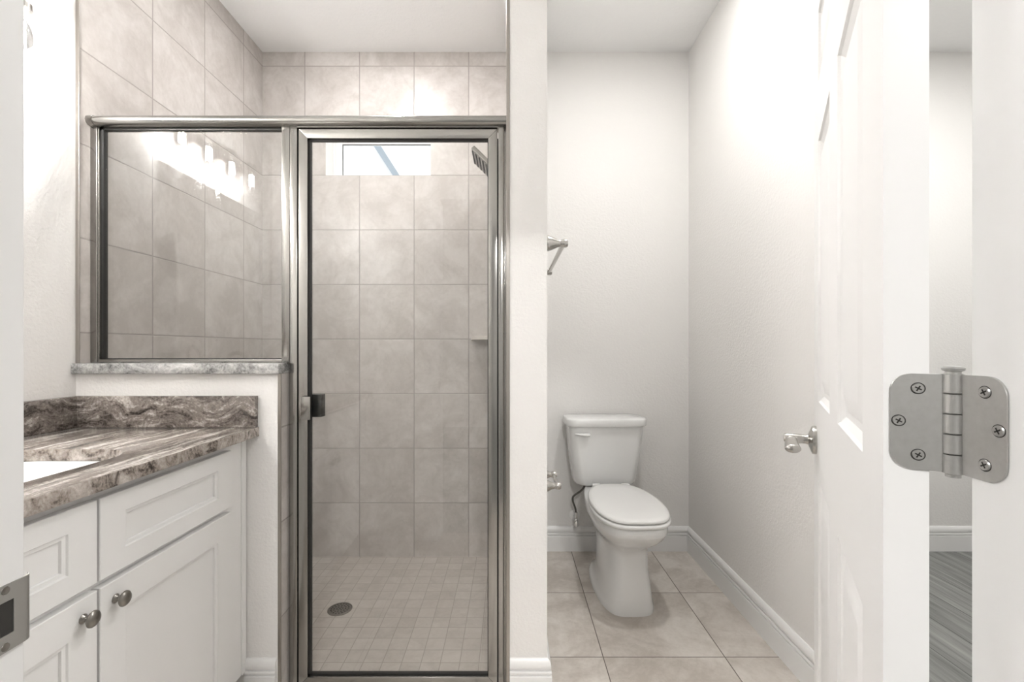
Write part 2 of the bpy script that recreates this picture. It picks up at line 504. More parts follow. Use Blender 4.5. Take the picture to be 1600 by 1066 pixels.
# door lining, stops and casing of the entry
JL, JR, JY = -0.420, 0.399, 0.3996
bm = B()
box(bm, JL - 0.018, JL, 0.262, JY, 0, 2.06, 0.001)
box(bm, JR, JR + 0.018, 0.262, JY, 0, 2.06, 0.001)
box(bm, JL, JR, 0.262, JY, 2.042, 2.06, 0.001)
struct('trim_door_lining', bm, M['trim'])
bm = B()
for y0, y1 in ((YE, JY + 0.0), (0.247, 0.265)):
    box(bm, JL - 0.085, JL - 0.0185, y0, y1, 0, 2.0605, 0.002)
    box(bm, JR + 0.0185, JR + 0.085, y0, y1, 0, 2.0605, 0.002)
    box(bm, JL - 0.085, JR + 0.085, y0, y1, 2.0605, 2.13, 0.002)
struct('trim_door_casing', bm, M['trim'])

# ------------------------------------------------------------------ window and what is outside
win = thing('window_1', (WX0, 2.75, WZ0), kind='structure')
FY0, FY1 = 2.757, 2.787
bm = B()
box(bm, WX0, WX0 + 0.012, FY0 - 0.012, FY1, WZ0, WZ1, 0.001)
box(bm, WX0 + 0.012, -1.0016, FY0, FY1, WZ0, WZ1, 0.002)
box(bm, WX1 - 0.020, WX1, FY0, FY1, WZ0, WZ1, 0.002)
box(bm, -1.0016, WX1 - 0.020, FY0, FY1, WZ0, WZ0 + 0.044, 0.002)
box(bm, -1.0016, WX1 - 0.020, FY0, FY1, 2.372, WZ1, 0.002)
struct('window_frame', bm, M['white_vinyl'], 35.0, win)
bm = B()
box(bm, -1.0016, -0.9985, FY0 + 0.004, FY0 + 0.012, WZ0 + 0.044, 2.372)
box(bm, -0.9985, WX1 - 0.02, FY0 + 0.004, FY0 + 0.012, 2.3695, 2.372)
struct('glazing_bead', bm, M['dark'], 0, win)
bm = B(); box(bm, -1.0016, WX1 - 0.02, FY0 + 0.012, FY0 + 0.018, WZ0 + 0.044, 2.372)
struct('pane', bm, M['pane'], 0, win)

hs = thing('neighbour_house', (-3.0, 6.0, 0), 'white sided house gable with a blue grey roof edge outside the shower window', 'house')
def at(px, py, Y): return ((px - 797) / FPX * Y, H + (544 - py) / FPX * Y)
(ax, az), (bx, bz) = at(575, 228, 6.0), at(604, 273, 6.0)
k = (bz - az) / (bx - ax)
def rake(z, off=0.0): return ax + (z - az) / k + off
bm = B()
z = 0.0
while z < 5.6:                                             # lap boards, each leaning a little
    x1 = rake(z + 0.075, -0.02)
    if z > -1:
        vv = [(-5.0, 6.0, z), (x1 + 0.075 / abs(k), 5.985, z), (x1, 6.0, z + 0.15), (-5.0, 6.0, z + 0.15)]
        prism_pts = [(-5.0, 5.97, z), (rake(z), 5.97, z), (rake(z + 0.15), 6.0, z + 0.15), (-5.0, 6.0, z + 0.15)]
        a = [bm.verts.new(p) for p in prism_pts]
        b = [bm.verts.new((p[0], 6.1, p[2])) for p in prism_pts]
        bm.faces.new(a); bm.faces.new(list(reversed(b)))
        for i in range(4): bm.faces.new((a[i], b[i], b[(i + 1) % 4], a[(i + 1) % 4]))
    z += 0.15
obj('siding_wall', bm, M['siding'], hs, smooth=0)
def strip(o0, o1, y0, y1, name, m):
    bm = B()
    pts = [(rake(0.0, o0), 0.0), (rake(0.0, o1), 0.0), (rake(5.7, o1), 5.7), (rake(5.7, o0), 5.7)]
    a = [bm.verts.new((p[0], y0, p[1])) for p in pts]; b = [bm.verts.new((p[0], y1, p[1])) for p in pts]
    bm.faces.new(a); bm.faces.new(list(reversed(b)))
    for i in range(4): bm.faces.new((a[i], b[i], b[(i + 1) % 4], a[(i + 1) % 4]))
    obj(name, bm, m, hs, smooth=0)
strip(-0.04, 0.075, 5.94, 6.08, 'bargeboard', M['white_vinyl'])
strip(0.075, 0.165, 5.90, 8.5, 'roof_edge', M['roof'])

# ------------------------------------------------------------------ shower enclosure
en = thing('shower_enclosure', (-0.75, 1.57, 0), 'framed glass shower enclosure with a satin metal header, fixed pane and hinged door', 'shower screen')
XS = -0.0125                                        # right end of the enclosure
bm = B()                                            # header, rounded to the front
prof = [(1.600, 1.902), (1.556, 1.902), (1.546, 1.904), (1.539, 1.910), (1.5365, 1.9185), (1.539, 1.927), (1.546, 1.933), (1.556, 1.935), (1.600, 1.935)]
loft(bm, [[(x, y, z) for y, z in prof] for x in (XT + 0.02, XS)])
box(bm, -0.7175, -0.0395, 1.556, 1.594, 1.8985, 1.902)
obj('header_rail', bm, M['frame'], en)
bm = B()
prof2 = [(1.602, 1.9005), (1.556, 1.9005), (1.545, 1.9025), (1.5375, 1.909), (1.535, 1.9185), (1.5375, 1.928), (1.545, 1.9345), (1.556, 1.9365), (1.602, 1.9365)]
loft(bm, [[(x, y, z) for y, z in prof2] for x in (XT, XT + 0.02)])
obj('header_end_bracket', bm, M['frame'], en)
bm = B()
box(bm, XT, -1.3905, 1.555, 1.598, 1.1055, 1.9005, 0.002)
box(bm, -1.3905, -1.387, 1.558, 1.595, 1.1055, 1.9005, 0.001)
obj('wall_jamb', bm, M['frame'], en)
bm = B()
box(bm, -1.387, -0.7703, 1.558, 1.596, 1.1055, 1.1175, 0.0015)
obj('bottom_rail', bm, M['frame'], en)
bm = B()
box(bm, -0.7703, -0.7425, 1.556, 1.598, 1.1055, 1.902, 0.0025)
obj('mullion', bm, M['frame'], en)
bm = B()
box(bm, -0.7422, -0.7175, 1.556, 1.598, 0.0, 1.902, 0.0025)
box(bm, -0.7512, -0.7422, 1.572, 1.598, 0.0, 1.071, 0.001)
obj('strike_jamb', bm, M['frame'], en)
bm = B()
box(bm, -0.0395, -0.0205, 1.554, 1.598, 0.0, 1.902, 0.0025)
box(bm, -0.0205, XS, 1.562, 1.598, 0.0, 1.902, 0.001)
obj('hinge_jamb', bm, M['frame'], en)
bm = B()
box(bm, -0.7175, -0.0395, 1.556, 1.598, -0.002, 0.008, 0.001)
obj('threshold', bm, M['frame'], en)
GX0, GX1, GZ0, GZ1 = -1.387, -0.7703, 1.1175, 1.902
bm = B()
for (a, b, c, d) in ((GX0, GX0 + 0.008, GZ0, GZ1), (GX1 - 0.0025, GX1, GZ0, GZ1), (GX0, GX1, GZ0, GZ0 + 0.0025), (GX0, GX1, GZ1 - 0.007, GZ1)):
    box(bm, a, b, 1.568, 1.584, c, d)
obj('pane_gasket', bm, M['black'], en, smooth=0, label='black rubber gasket around the fixed pane')
bm = B(); box(bm, GX0 + 0.004, GX1 - 0.002, 1.573, 1.579, GZ0 + 0.002, GZ1 - 0.004)
obj('fixed_pane', bm, M['glass'], en, smooth=0, label='clear fixed glass pane above the stone ledge')
# the hinged door: a mitred frame
DX0, DX1, DZ0, DZ1 = -0.7150, -0.0434, 0.012, 1.895
SW = 0.0305
bm = B()
def mitre(poly):
    a = [bm.verts.new((x, 1.5605, z)) for x, z in poly]; b = [bm.verts.new((x, 1.590, z)) for x, z in poly]
    fs = [bm.faces.new(a), bm.faces.new(list(reversed(b)))]
    for i in range(4): fs.append(bm.faces.new((a[i], b[i], b[(i + 1) % 4], a[(i + 1) % 4])))
    bmesh.ops.bevel(bm, geom=list(fs[0].edges), offset=0.0014, segments=2, profile=0.5, affect='EDGES')
ix0, ix1, iz0, iz1 = DX0 + SW, DX1 - SW, DZ0 + 0.030, DZ1 - 0.031
g = 0.0001
mitre([(DX0, DZ0), (DX0, DZ1), (ix0, iz1), (ix0, iz0)])
mitre([(DX1, DZ0), (ix1, iz0), (ix1, iz1), (DX1, DZ1)])
mitre([(DX0 + g, DZ1), (DX1 - g, DZ1), (ix1, iz1), (ix0, iz1)])
mitre([(DX0 + g, DZ0), (ix0, iz0), (ix1, iz0), (DX1 - g, DZ0)])
sd = obj('shower_door', bm, M['frame'], en)
bm = B()
for (a, b, c, d) in ((ix0, ix0 + 0.007, iz0, iz1), (ix1 - 0.0025, ix1, iz0, iz1), (ix0, ix1, iz0, iz0 + 0.006), (ix0, ix1, iz1 - 0.0045, iz1)):
    box(bm, a, b, 1.569, 1.584, c, d)
box(bm, DX0 - 0.0020, DX0 + 0.0004, 1.566, 1.588, DZ0, DZ1)
box(bm, DX1 - 0.0004, DX1 + 0.0032, 1.566, 1.588, DZ0, DZ1 - 0.03)
obj('door_gasket', bm, M['black'], sd, smooth=0, label='black rubber seal around the shower door glass')
bm = B(); box(bm, ix0 + 0.003, ix1 - 0.002, 1.573, 1.579, iz0 + 0.003, iz1 - 0.003)
obj('door_glass', bm, M['glass'], sd, smooth=0, label='clear glass of the shower door')
bm = B()
box(bm, -0.7015, -0.6985, 1.541, 1.5605, 0.917, 0.992, 0.001)
box(bm, -0.6985, -0.6665, 1.5395, 1.5435, 0.915, 0.993, 0.0015)
box(bm, -0.6925, -0.6855, 1.5435, 1.5605, 0.925, 0.985)
obj('pull_handle', bm, M['frame'], sd)
bm = B(); box(bm, -0.690, -0.648, 1.590, 1.622, 0.917, 0.995, 0.002)
obj('inside_pull', bm, M['black'], sd, label='black inside grip of the shower door')

# granite cap on the half wall
bm = B()
prism(bm, [(XL, 1.497), (-0.7505, 1.497), (-0.7505, 1.648), (XT, 1.648), (XT, 1.5167), (XL, 1.5167)], 1.071, 1.105, None, 0.003)
obj('stone_ledge', bm, M['granite_sill'], label='pale grey granite ledge capping the half wall under the fixed glass', cat='ledge')

# shower floor drain
dr = thing('floor_drain', (-0.776, 2.107, -0.037), 'round metal floor drain set in the shower mosaic', 'drain')
bm = B(); lathe(bm, [(0.054, 0.0), (0.054, 0.003), (0.050, 0.0045), (0.046, 0.0045), (0.046, 0.001)], (-0.776, 2.107, -0.037), (0, 0, 1), 40, True, True)
obj('drain_rim', bm, M['pewter'], dr)
bm = B()
lathe(bm, [(0.0455, 0.001), (0.0455, 0.0036), (0.0, 0.0036)], (-0.776, 2.107, -0.037), (0, 0, 1), 40, True, False)
obj('drain_grate', bm, M['pewter'], dr)
bm = B()
for rr, nn in ((0.0, 1), (0.013, 6), (0.026, 12), (0.038, 18)):
    for i in range(nn):
        a = 2 * PI * i / nn + rr * 20
        lathe(bm, [(0.0037, 0.003), (0.0037, 0.0042)], (-0.776 + rr * math.cos(a), 2.107 + rr * math.sin(a), -0.037), (0, 0, 1), 10)
obj('drain_holes', bm, M['dark'], dr, smooth=0)

# corner shelf
bm = B()
cx, cy, rs = -0.0115, YB, 0.212
poly = [(cx, cy)] + [(cx - rs * math.cos(a), cy - rs * math.sin(a)) for a in [PI / 2 * i / 20 for i in range(21)]]
prism(bm, poly, 1.2015, 1.2185, None, 0.003)
obj('corner_shelf', bm, M['shelf'], label='small pale quarter round shelf in the right back corner of the shower', cat='shelf')

# shower head on the right wall
sh = thing('showerhead', (-0.0115, 2.10, 2.02), 'flat square metal shower head on an arm from the right shower wall', 'shower head')
bm = B()
tube(bm, smooth_path([(-0.0115, 2.115, 2.075), (-0.035, 2.115, 2.072), (-0.062, 2.115, 2.050), (-0.088, 2.115, 2.018)]), 0.0095)
obj('shower_arm', bm, M['nickel'], sh)
bm = B(); lathe(bm, [(0.030, 0.0), (0.029, 0.006), (0.014, 0.012)], (-0.0115, 2.115, 2.075), (-1, 0, 0), 32)
obj('wall_flange', bm, M['nickel'], sh)
dv, nv = Vector((0.715, 0, -0.70)), Vector((-0.70, 0, -0.715))
c0 = Vector((-0.1075, 2.115, 1.982))
rotm = Matrix((( dv.x, 0, nv.x), (0, 1, 0), (dv.z, 0, nv.z))).to_4x4()
bm = B(); box(bm, -0.083, 0.083, -0.083, 0.083, -0.012, 0.008, 0.004)
bmesh.ops.transform(bm, matrix=Matrix.Translation(c0) @ rotm, verts=bm.verts)
obj('spray_plate', bm, M['pewter'], sh)
for i in range(8):
    bm = B(); box(bm, -0.0735 + i * 0.021 - 0.0035, -0.0735 + i * 0.021 + 0.0035, -0.070, 0.070, 0.0075, 0.0115, 0.0015)
    bmesh.ops.transform(bm, matrix=Matrix.Translation(c0) @ rotm, verts=bm.verts)
    obj('nozzle_strip', bm, M['dark'], sh)
bm = B(); lathe(bm, [(0.017, 0.0), (0.022, 0.012), (0.022, 0.026)], c0 - nv * 0.038, nv, 24)
obj('swivel_joint', bm, M['nickel'], sh)

# ------------------------------------------------------------------ vanity
va = thing('vanity_cabinet', (-1.14, 0.95, 0), 'white shaker vanity cabinet with round pewter knobs under the brown granite top', 'cabinet')
FX, DXF = -0.8666, -0.8476
bm = B()
box(bm, XL + 0.001, FX, YE + 0.002, 1.512, 0.10, 0.866)
box(bm, XL + 0.001, -0.935, YE + 0.002, 1.512, 0.0, 0.10)
box(bm, FX, FX + 0.004, 1.488, 1.512, 0.10, 0.866, 0.001)
obj('cabinet_body', bm, M['cabinet'], va, smooth=0)

def shaker(y0, y1, z0, z1, sw, rh):
    """overlay front facing +X with a recessed panel and a bead around it"""
    bm = B()
    def rect(dy, dz, x): return [bm.verts.new(p) for p in ((x, y0 + dy, z0 + dz), (x, y1 - dy, z0 + dz), (x, y1 - dy, z1 - dz), (x, y0 + dy, z1 - dz))]
    rs_ = [rect(0, 0, FX + 0.0005), rect(0, 0, DXF - 0.0015), rect(0.0015, 0.0015, DXF), rect(sw, rh, DXF), rect(sw + 0.002, rh + 0.002, DXF - 0.0035),
           rect(sw + 0.009, rh + 0.009, DXF - 0.0045), rect(sw + 0.010, rh + 0.010, DXF - 0.0095)]
    for a, b in zip(rs_[:-1], rs_[1:]):
        for i in range(4): bm.faces.new((a[i], a[(i + 1) % 4], b[(i + 1) % 4], b[i]))
    bm.faces.new(rs_[-1]); bm.faces.new(list(reversed(rs_[0])))
    return bm
obj('drawer_front', shaker(0.9555, 1.405, 0.672, 0.843, 0.063, 0.045), M['cabinet'], va, smooth=0)
obj('drawer_front', shaker(0.503, 0.9495, 0.672, 0.843, 0.063, 0.045), M['cabinet'], va, smooth=0)
for (y0, y1, ky) in ((0.9555, 1.405, 0.9926), (0.503, 0.9495, 0.9172)):
    d = obj('door', shaker(y0, y1, 0.115, 0.657, 0.063, 0.068), M['cabinet'], va, smooth=0)
    bm = B()
    lathe(bm, [(0.0, 0.0), (0.0095, 0.0), (0.0095, 0.0015), (0.0075, 0.0035), (0.0052, 0.006), (0.0050, 0.012), (0.0085, 0.0155), (0.0145, 0.0175),
               (0.0162, 0.0195), (0.0160, 0.0215), (0.0135, 0.0245), (0.008, 0.0268), (0.0, 0.0275)], (DXF, ky, 0.617), (1, 0, 0), 32, False, False)
    obj('knob', bm, M['pewter'], d, label='round pewter knob')

# countertop with the sink cut out
SCX, SCY, SWX, SWY, SR = -1.115, 0.955, 0.360, 0.450, 0.105
bm = B()
outer = [(XL + 0.0005, YE + 0.001), (-0.8225, YE + 0.001), (-0.8225, YP - 0.001), (XL + 0.0005, YP - 0.001)]
hole = rrect(SCX, SCY, SWX, SWY, SR, 8)
ov = [bm.verts.new((x, y, 0.897)) for x, y in outer]
hv = [bm.verts.new((x, y, 0.897)) for x, y in hole]
es = [bm.edges.new((l[i], l[(i + 1) % len(l)])) for l in (ov, hv) for i in range(len(l))]
bmesh.ops.triangle_fill(bm, edges=es, use_beauty=True)
bmesh.ops.recalc_face_normals(bm, faces=bm.faces)
r = bmesh.ops.extrude_face_region(bm, geom=list(bm.faces))
bmesh.ops.translate(bm, vec=(0, 0, -0.031), verts=[g_ for g_ in r['geom'] if isinstance(g_, bmesh.types.BMVert)])
bmesh.ops.recalc_face_normals(bm, faces=bm.faces)
ed = [e for e in bm.edges if e.is_valid and len(e.link_faces) == 2 and e.calc_face_angle(0) > 1.0 and abs(e.verts[0].co.z - e.verts[1].co.z) < 1e-5]
bmesh.ops.bevel(bm, geom=ed, offset=0.0022, segments=2, profile=0.5, affect='EDGES')
obj('countertop', bm, M['granite_top'], label='polished brown streaked granite vanity top with a rounded sink opening', cat='countertop', smooth=30)
bm = B(); box(bm, XL + 0.021, -0.8255, 1.4945, YP - 0.0006, 0.8972, 0.999, 0.002)
obj('backsplash', bm, M['granite_swirl'], label='low brown granite backsplash with swirling veins against the half wall', cat='backsplash')
bm = B(); box(bm, XL + 0.0006, XL + 0.0206, YE + 0.002, YP - 0.0006, 0.8972, 0.999, 0.002)
obj('backsplash', bm, M['granite_swirl'], label='dark veined granite backsplash along the left wall beside the sink', cat='backsplash')
bm = B()
rings = []
for (gx, z) in ((0.05, 0.8655), (0.012, 0.8655), (0.008, 0.862), (0.004, 0.85), (-0.004, 0.80), (-0.02, 0.755), (-0.05, 0.733), (-0.10, 0.726), (-0.30, 0.7235)):
    rings.append([(x, y, z) for x, y in rrect(SCX, SCY, max(0.02, SWX + gx), max(0.03, SWY + gx), max(0.008, min(SR + gx / 2, (SWX + gx) / 2 - 0.001)), 8)])
inner = list(rings)
for (gx, z) in ((-0.30, 0.712), (-0.09, 0.714), (-0.03, 0.723), (0.0, 0.748), (0.02, 0.80), (0.05, 0.855)):
    rings.append([(x, y, z) for x, y in rrect(SCX, SCY, max(0.02, SWX + gx), max(0.03, SWY + gx), max(0.008, min(SR + gx / 2, (SWX + gx) / 2 - 0.001)), 8)])
rv = loft(bm, rings, False, False)
n = len(rv[0])
for i in range(n): bm.faces.new((rv[-1][i], rv[-1][(i + 1) % n], rv[0][(i + 1) % n], rv[0][i]))
sk = obj('sink', bm, M['porcelain'], label='white undermount basin below the granite sink opening', cat='sink', smooth=50)
bm = B(); lathe(bm, [(0.030, 0.0), (0.030, 0.003), (0.022, 0.004), (0.0, 0.003)], (SCX, SCY, 0.7215), (0, 0, 1), 28, True, False)
obj('sink_drain', bm, M['chrome'], sk)

fa = thing('faucet', (-1.345, 0.955, 0.897), 'arched nickel faucet behind the basin, seen only as a reflection in the fixed pane', 'faucet')
bm = B(); lathe(bm, [(0.026, 0), (0.026, 0.006), (0.017, 0.014), (0.016, 0.05), (0.013, 0.056)], (-1.345, 0.955, 0.897), (0, 0, 1), 28)
obj('faucet_base', bm, M['nickel'], fa)
bm = B(); tube(bm, [(-1.345, 0.955, 0.94)] + [(-1.298 - 0.047 * math.cos(a), 0.955, 1.085 + 0.047 * math.sin(a)) for a in [PI * i / 16 for i in range(17)]] + [(-1.251, 0.955, 1.06)], 0.0105)
obj('spout', bm, M['nickel'], fa)
bm = B(); tube(bm, smooth_path([(-1.345, 0.970, 0.945), (-1.345, 0.995, 0.952), (-1.343, 1.03, 0.968)]), 0.006)
obj('handle', bm, M['nickel'], fa)

bm = B(); box(bm, XL + 0.0006, XL + 0.006, 0.43, 1.292, 1.03, 1.915, 0.001)
obj('wall_mirror', bm, M['mirror'], label='frameless mirror on the left wall above the sink, seen only as a reflection', cat='mirror')

# vanity light
vl = thing('vanity_light', (XL, 1.01, 2.10), 'four lamp vanity light with clear glass shades on the left wall, lit', 'wall light')
bm = B(); box(bm, XL, XL + 0.022, 0.70, 1.325, 2.065, 2.135, 0.004); obj('back_plate', bm, M['nickel'], vl)
for i in range(4):
    ly = 0.757 + 0.169 * i
    lx = -1.34
    bm = B()
    tube(bm, smooth_path([(XL + 0.02, ly, 2.105), (-1.375, ly, 2.112), (-1.345, ly, 2.110), (lx, ly, 2.095)]), 0.006)
    lathe(bm, [(0.016, 0.0), (0.024, 0.004), (0.024, 0.026), (0.017, 0.034)], (lx, ly, 2.105), (0, 0, -1), 24)
    obj('socket', bm, M['nickel'], vl)
    bm = B()
    P_ = [(0.022, 2.088), (0.0345, 2.078), (0.0395, 2.066), (0.0405, 2.045), (0.0405, 1.950), (0.0425, 1.938)]
    Q_ = [(r_ - 0.0025, z_) for r_, z_ in reversed(P_)]
    lathe(bm, [(r_, 2.1 - z_) for r_, z_ in P_ + Q_], (lx, ly, 2.1), (0, 0, -1), 32, False, False)
    obj('shade', bm, M['shade'], vl)
    bm = B()
    lathe(bm, [(0.010, 2.1 - 2.072), (0.013, 2.1 - 2.055), (0.022, 2.1 - 2.035), (0.0265, 2.1 - 2.012), (0.0245, 2.1 - 1.993), (0.015, 2.1 - 1.981), (0.0, 2.1 - 1.977)], (lx, ly, 2.1), (0, 0, -1), 20, True, False)
    bu = obj('bulb', bm, M['shade'], vl)
    bm = B()
    for k_ in range(4):
        a = PI / 2 * k_ + 0.4
        tube(bm, [(lx + 0.009 * math.cos(a), ly + 0.009 * math.sin(a), 2.050), (lx + 0.010 * math.cos(a), ly + 0.010 * math.sin(a), 1.992)], 0.0022, 6)
    obj('filament', bm, M['filament'], bu)
    ld = bpy.data.lights.new('bulb_lamp', 'POINT'); ld.energy = P_BULB; ld.shadow_soft_size = 0.006; ld.color = (1.0, 0.988, 0.972)
    lo = bpy.data.objects.new('bulb_lamp', ld); lo.location = WORLD[bu.name].inverted() @ Vector((lx, ly, 2.018))
    C.collection.objects.link(lo); lo.parent = bu

# ------------------------------------------------------------------ toilet
TX = 0.515
to = thing('toilet', (TX, 2.6, 0), 'white two piece elongated toilet standing in the narrow toilet room', 'toilet')
def egg(f, b, hw, hb, z, p=0.62, n=28, cx=TX):
    """closed plan outline: front at y=f, back at y=b, half widths at the middle and toward the back"""
    R, L = [], []
    for i in range(n + 1):
        u = i / n
        y = f + (b - f) * (1 - math.cos(PI * u)) / 2
        w = (hw + (hb - hw) * u) * max(0.0, math.sin(PI * u)) ** p
        R.append((cx + w, y, z)); L.append((cx - w, y, z))
    return R + list(reversed(L[1:-1]))
bm = B()
loft(bm, [egg(1.983, 2.500, 0.134, 0.122, 0.000, 0.50), egg(1.983, 2.500, 0.134, 0.122, 0.014, 0.50), egg(1.984, 2.495, 0.133, 0.112, 0.024, 0.50),
          egg(1.985, 2.470, 0.132, 0.088, 0.042, 0.51), egg(1.990, 2.465, 0.126, 0.080, 0.10, 0.52), egg(2.002, 2.470, 0.112, 0.084, 0.18, 0.55),
          egg(2.004, 2.485, 0.110, 0.090, 0.245, 0.56), egg(1.998, 2.50, 0.113, 0.10, 0.275, 0.57), egg(1.970, 2.52, 0.124, 0.11, 0.298, 0.58),
          egg(1.925, 2.54, 0.145, 0.12, 0.322, 0.60), egg(1.888, 2.56, 0.166, 0.13, 0.350, 0.60), egg(1.870, 2.57, 0.174, 0.134, 0.370, 0.60),
          egg(1.862, 2.572, 0.1785, 0.137, 0.380, 0.60), egg(1.858, 2.574, 0.180, 0.136, 0.386, 0.60), egg(1.858, 2.575, 0.180, 0.136, 0.412, 0.60),
          egg(1.864, 2.57, 0.176, 0.132, 0.418, 0.60), egg(1.95, 2.45, 0.10, 0.08, 0.419, 0.60)])
bmesh.ops.remove_doubles(bm, verts=bm.verts, dist=0.0004)
obj('bowl', bm, M['porcelain'], to, smooth=60)
bm = B()
loft(bm, [egg(1.862, 2.372, 0.177, 0.146, 0.4195, 0.60), egg(1.855, 2.375, 0.1815, 0.148, 0.424, 0.60), egg(1.855, 2.375, 0.1815, 0.148, 0.432, 0.60), egg(1.862, 2.372, 0.177, 0.146, 0.4365, 0.60)])
bmesh.ops.remove_doubles(bm, verts=bm.verts, dist=0.0003)
obj('seat', bm, M['seat'], to, smooth=60)
bm = B()
loft(bm, [egg(1.868, 2.382, 0.171, 0.144, 0.4395, 0.60), egg(1.862, 2.385, 0.176, 0.148, 0.443, 0.60), egg(1.862, 2.385, 0.176, 0.148, 0.450, 0.60), egg(1.868, 2.382, 0.171, 0.144, 0.455, 0.60),
          egg(1.890, 2.365, 0.158, 0.130, 0.4585, 0.60), egg(1.98, 2.30, 0.09, 0.075, 0.4605, 0.60)])
bmesh.ops.remove_doubles(bm, verts=bm.verts, dist=0.0003)
obj('seat_lid', bm, M['seat'], to, smooth=60)
for s in (-1, 1):
    bm = B(); box(bm, TX + s * 0.075 - 0.022, TX + s * 0.075 + 0.022, 2.370, 2.405, 0.4185, 0.4535, 0.006)
    obj('seat_hinge', bm, M['seat'], to)
def tank_ring(w, yf, yb, z, r=0.045, bow=0.016):
    pts = rrect(0, 0, w, yb - yf, r, 7)
    cy_ = (yf + yb) / 2
    out = []
    for x, y in pts:
        k_ = max(0.0, -y / ((yb - yf) / 2))
        out.append((TX - 0.008 + x, cy_ + y - bow * k_ * (1 - (2 * x / w) ** 2), z))
    return out
bm = B()
loft(bm, [tank_ring(0.290, 2.468, 2.600, 0.421, 0.05), tank_ring(0.318, 2.455, 2.606, 0.428, 0.05), tank_ring(0.336, 2.448, 2.61, 0.445, 0.05), tank_ring(0.345, 2.445, 2.612, 0.47, 0.048),
          tank_ring(0.378, 2.435, 2.616, 0.60, 0.045), tank_ring(0.402, 2.428, 2.618, 0.739, 0.042)])
obj('tank', bm, M['porcelain'], to, smooth=60)
bm = B()
loft(bm, [tank_ring(0.406, 2.424, 2.620, 0.7395, 0.042), tank_ring(0.424, 2.414, 2.624, 0.743, 0.048, 0.02), tank_ring(0.428, 2.411, 2.625, 0.750, 0.05, 0.02), tank_ring(0.428, 2.411, 2.625, 0.775, 0.05, 0.02),
          tank_ring(0.424, 2.4135, 2.6235, 0.7805, 0.05, 0.02), tank_ring(0.412, 2.420, 2.617, 0.784, 0.047, 0.019), tank_ring(0.20, 2.50, 2.55, 0.785, 0.02, 0.0)])
obj('tank_lid', bm, M['porcelain'], to, smooth=60)
bm = B()
tube(bm, [(TX - 0.108, 2.421, 0.700), (TX - 0.125, 2.414, 0.7005), (TX - 0.148, 2.413, 0.7022), (TX - 0.170, 2.416, 0.7045), (TX - 0.180, 2.419, 0.7055)], 0.009, 14, [0.0135, 0.0145, 0.0100, 0.0075, 0.005], 0.7)
obj('flush_lever', bm, M['seat'], to)
to.rotation_euler = (0, 0, math.radians(1.7))

sp = thing('water_supply', (0.367, YB, 0.196), 'grey braided hose from a wall valve up to the toilet tank', 'water supply')
bm = B(); lathe(bm, [(0.031, 0.0), (0.030, 0.004), (0.014, 0.009), (0.0, 0.009)], (0.367, YB, 0.200), (0, -1, 0), 28, True, False)
obj('wall_escutcheon', bm, M['white_vinyl'], sp)
bm = B()
lathe(bm, [(0.008, 0.0), (0.008, 0.052), (0.0115, 0.054), (0.0115, 0.082), (0.006, 0.084)], (0.367, YB, 0.200), (0, -1, 0), 18)
lathe(bm, [(0.008, 0.0), (0.008, 0.026), (0.0095, 0.028), (0.0095, 0.044)], (0.367, 2.57, 0.198), (0, 0, 1), 18)
obj('stop_valve', bm, M['chrome'], sp)
bm = B(); prism(bm, [(0.017 * math.cos(2 * PI * i / 20), 0.0105 * math.sin(2 * PI * i / 20)) for i in range(20)], 0, 0.012,
               Matrix.Translation((0.367, 2.5525, 0.185)) @ Matrix.Rotation(PI / 2, 4, 'X') @ Matrix.Rotation(PI / 2, 4, 'Z'), 0.002)
obj('valve_handle', bm, M['chrome'], sp)
bm = B(); tube(bm, smooth_path([(0.367, 2.57, 0.238), (0.362, 2.57, 0.265), (0.349, 2.565, 0.305), (0.352, 2.56, 0.335), (0.392, 2.55, 0.368), (0.409, 2.545, 0.395), (0.410, 2.545, 0.420)], 8), 0.0055)
obj('braided_hose', bm, M['braid'], sp)

# ------------------------------------------------------------------ fittings on the partition's far side
def post(bm, y, z, x1, r=0.010):
    lathe(bm, [(0.026, 0.0), (0.0275, 0.004), (0.026, 0.012), (0.022, 0.024), (0.0145, 0.040), (r + 0.001, 0.050), (r + 0.001, x1 - PX1 - 0.012), (r + 0.004, x1 - PX1 - 0.004),
               (r + 0.0045, x1 - PX1 + 0.008), (r + 0.001, x1 - PX1 + 0.014), (0.0, x1 - PX1 + 0.015)], (PX1, y, z), (1, 0, 0), 28, True, False)
tb = thing('towel_bar', (PX1, 1.88, 1.514), 'satin nickel towel bar high on the partition beside the toilet', 'towel bar')
for y in (1.585, 2.185):
    bm = B(); post(bm, y, 1.514, 0.184); obj('post', bm, M['nickel'], tb)
bm = B(); tube(bm, [(0.184, 1.590, 1.514), (0.184, 2.180, 1.514)], 0.0085, 18); obj('bar', bm, M['nickel'], tb)
th = thing('toilet_paper_holder', (PX1, 1.87, 0.62), 'satin nickel toilet paper holder low on the partition beside the toilet, empty', 'paper holder')
for y in (1.795, 1.955):
    bm = B(); post(bm, y, 0.62, 0.184); obj('post', bm, M['nickel'], th)
bm = B(); tube(bm, [(0.184, 1.800, 0.62), (0.184, 1.872, 0.62), (0.184, 1.873, 0.62), (0.184, 1.950, 0.62)], 0.008, 18, [0.0085, 0.0085, 0.0072, 0.0072]); obj('roller', bm, M['nickel'], th)

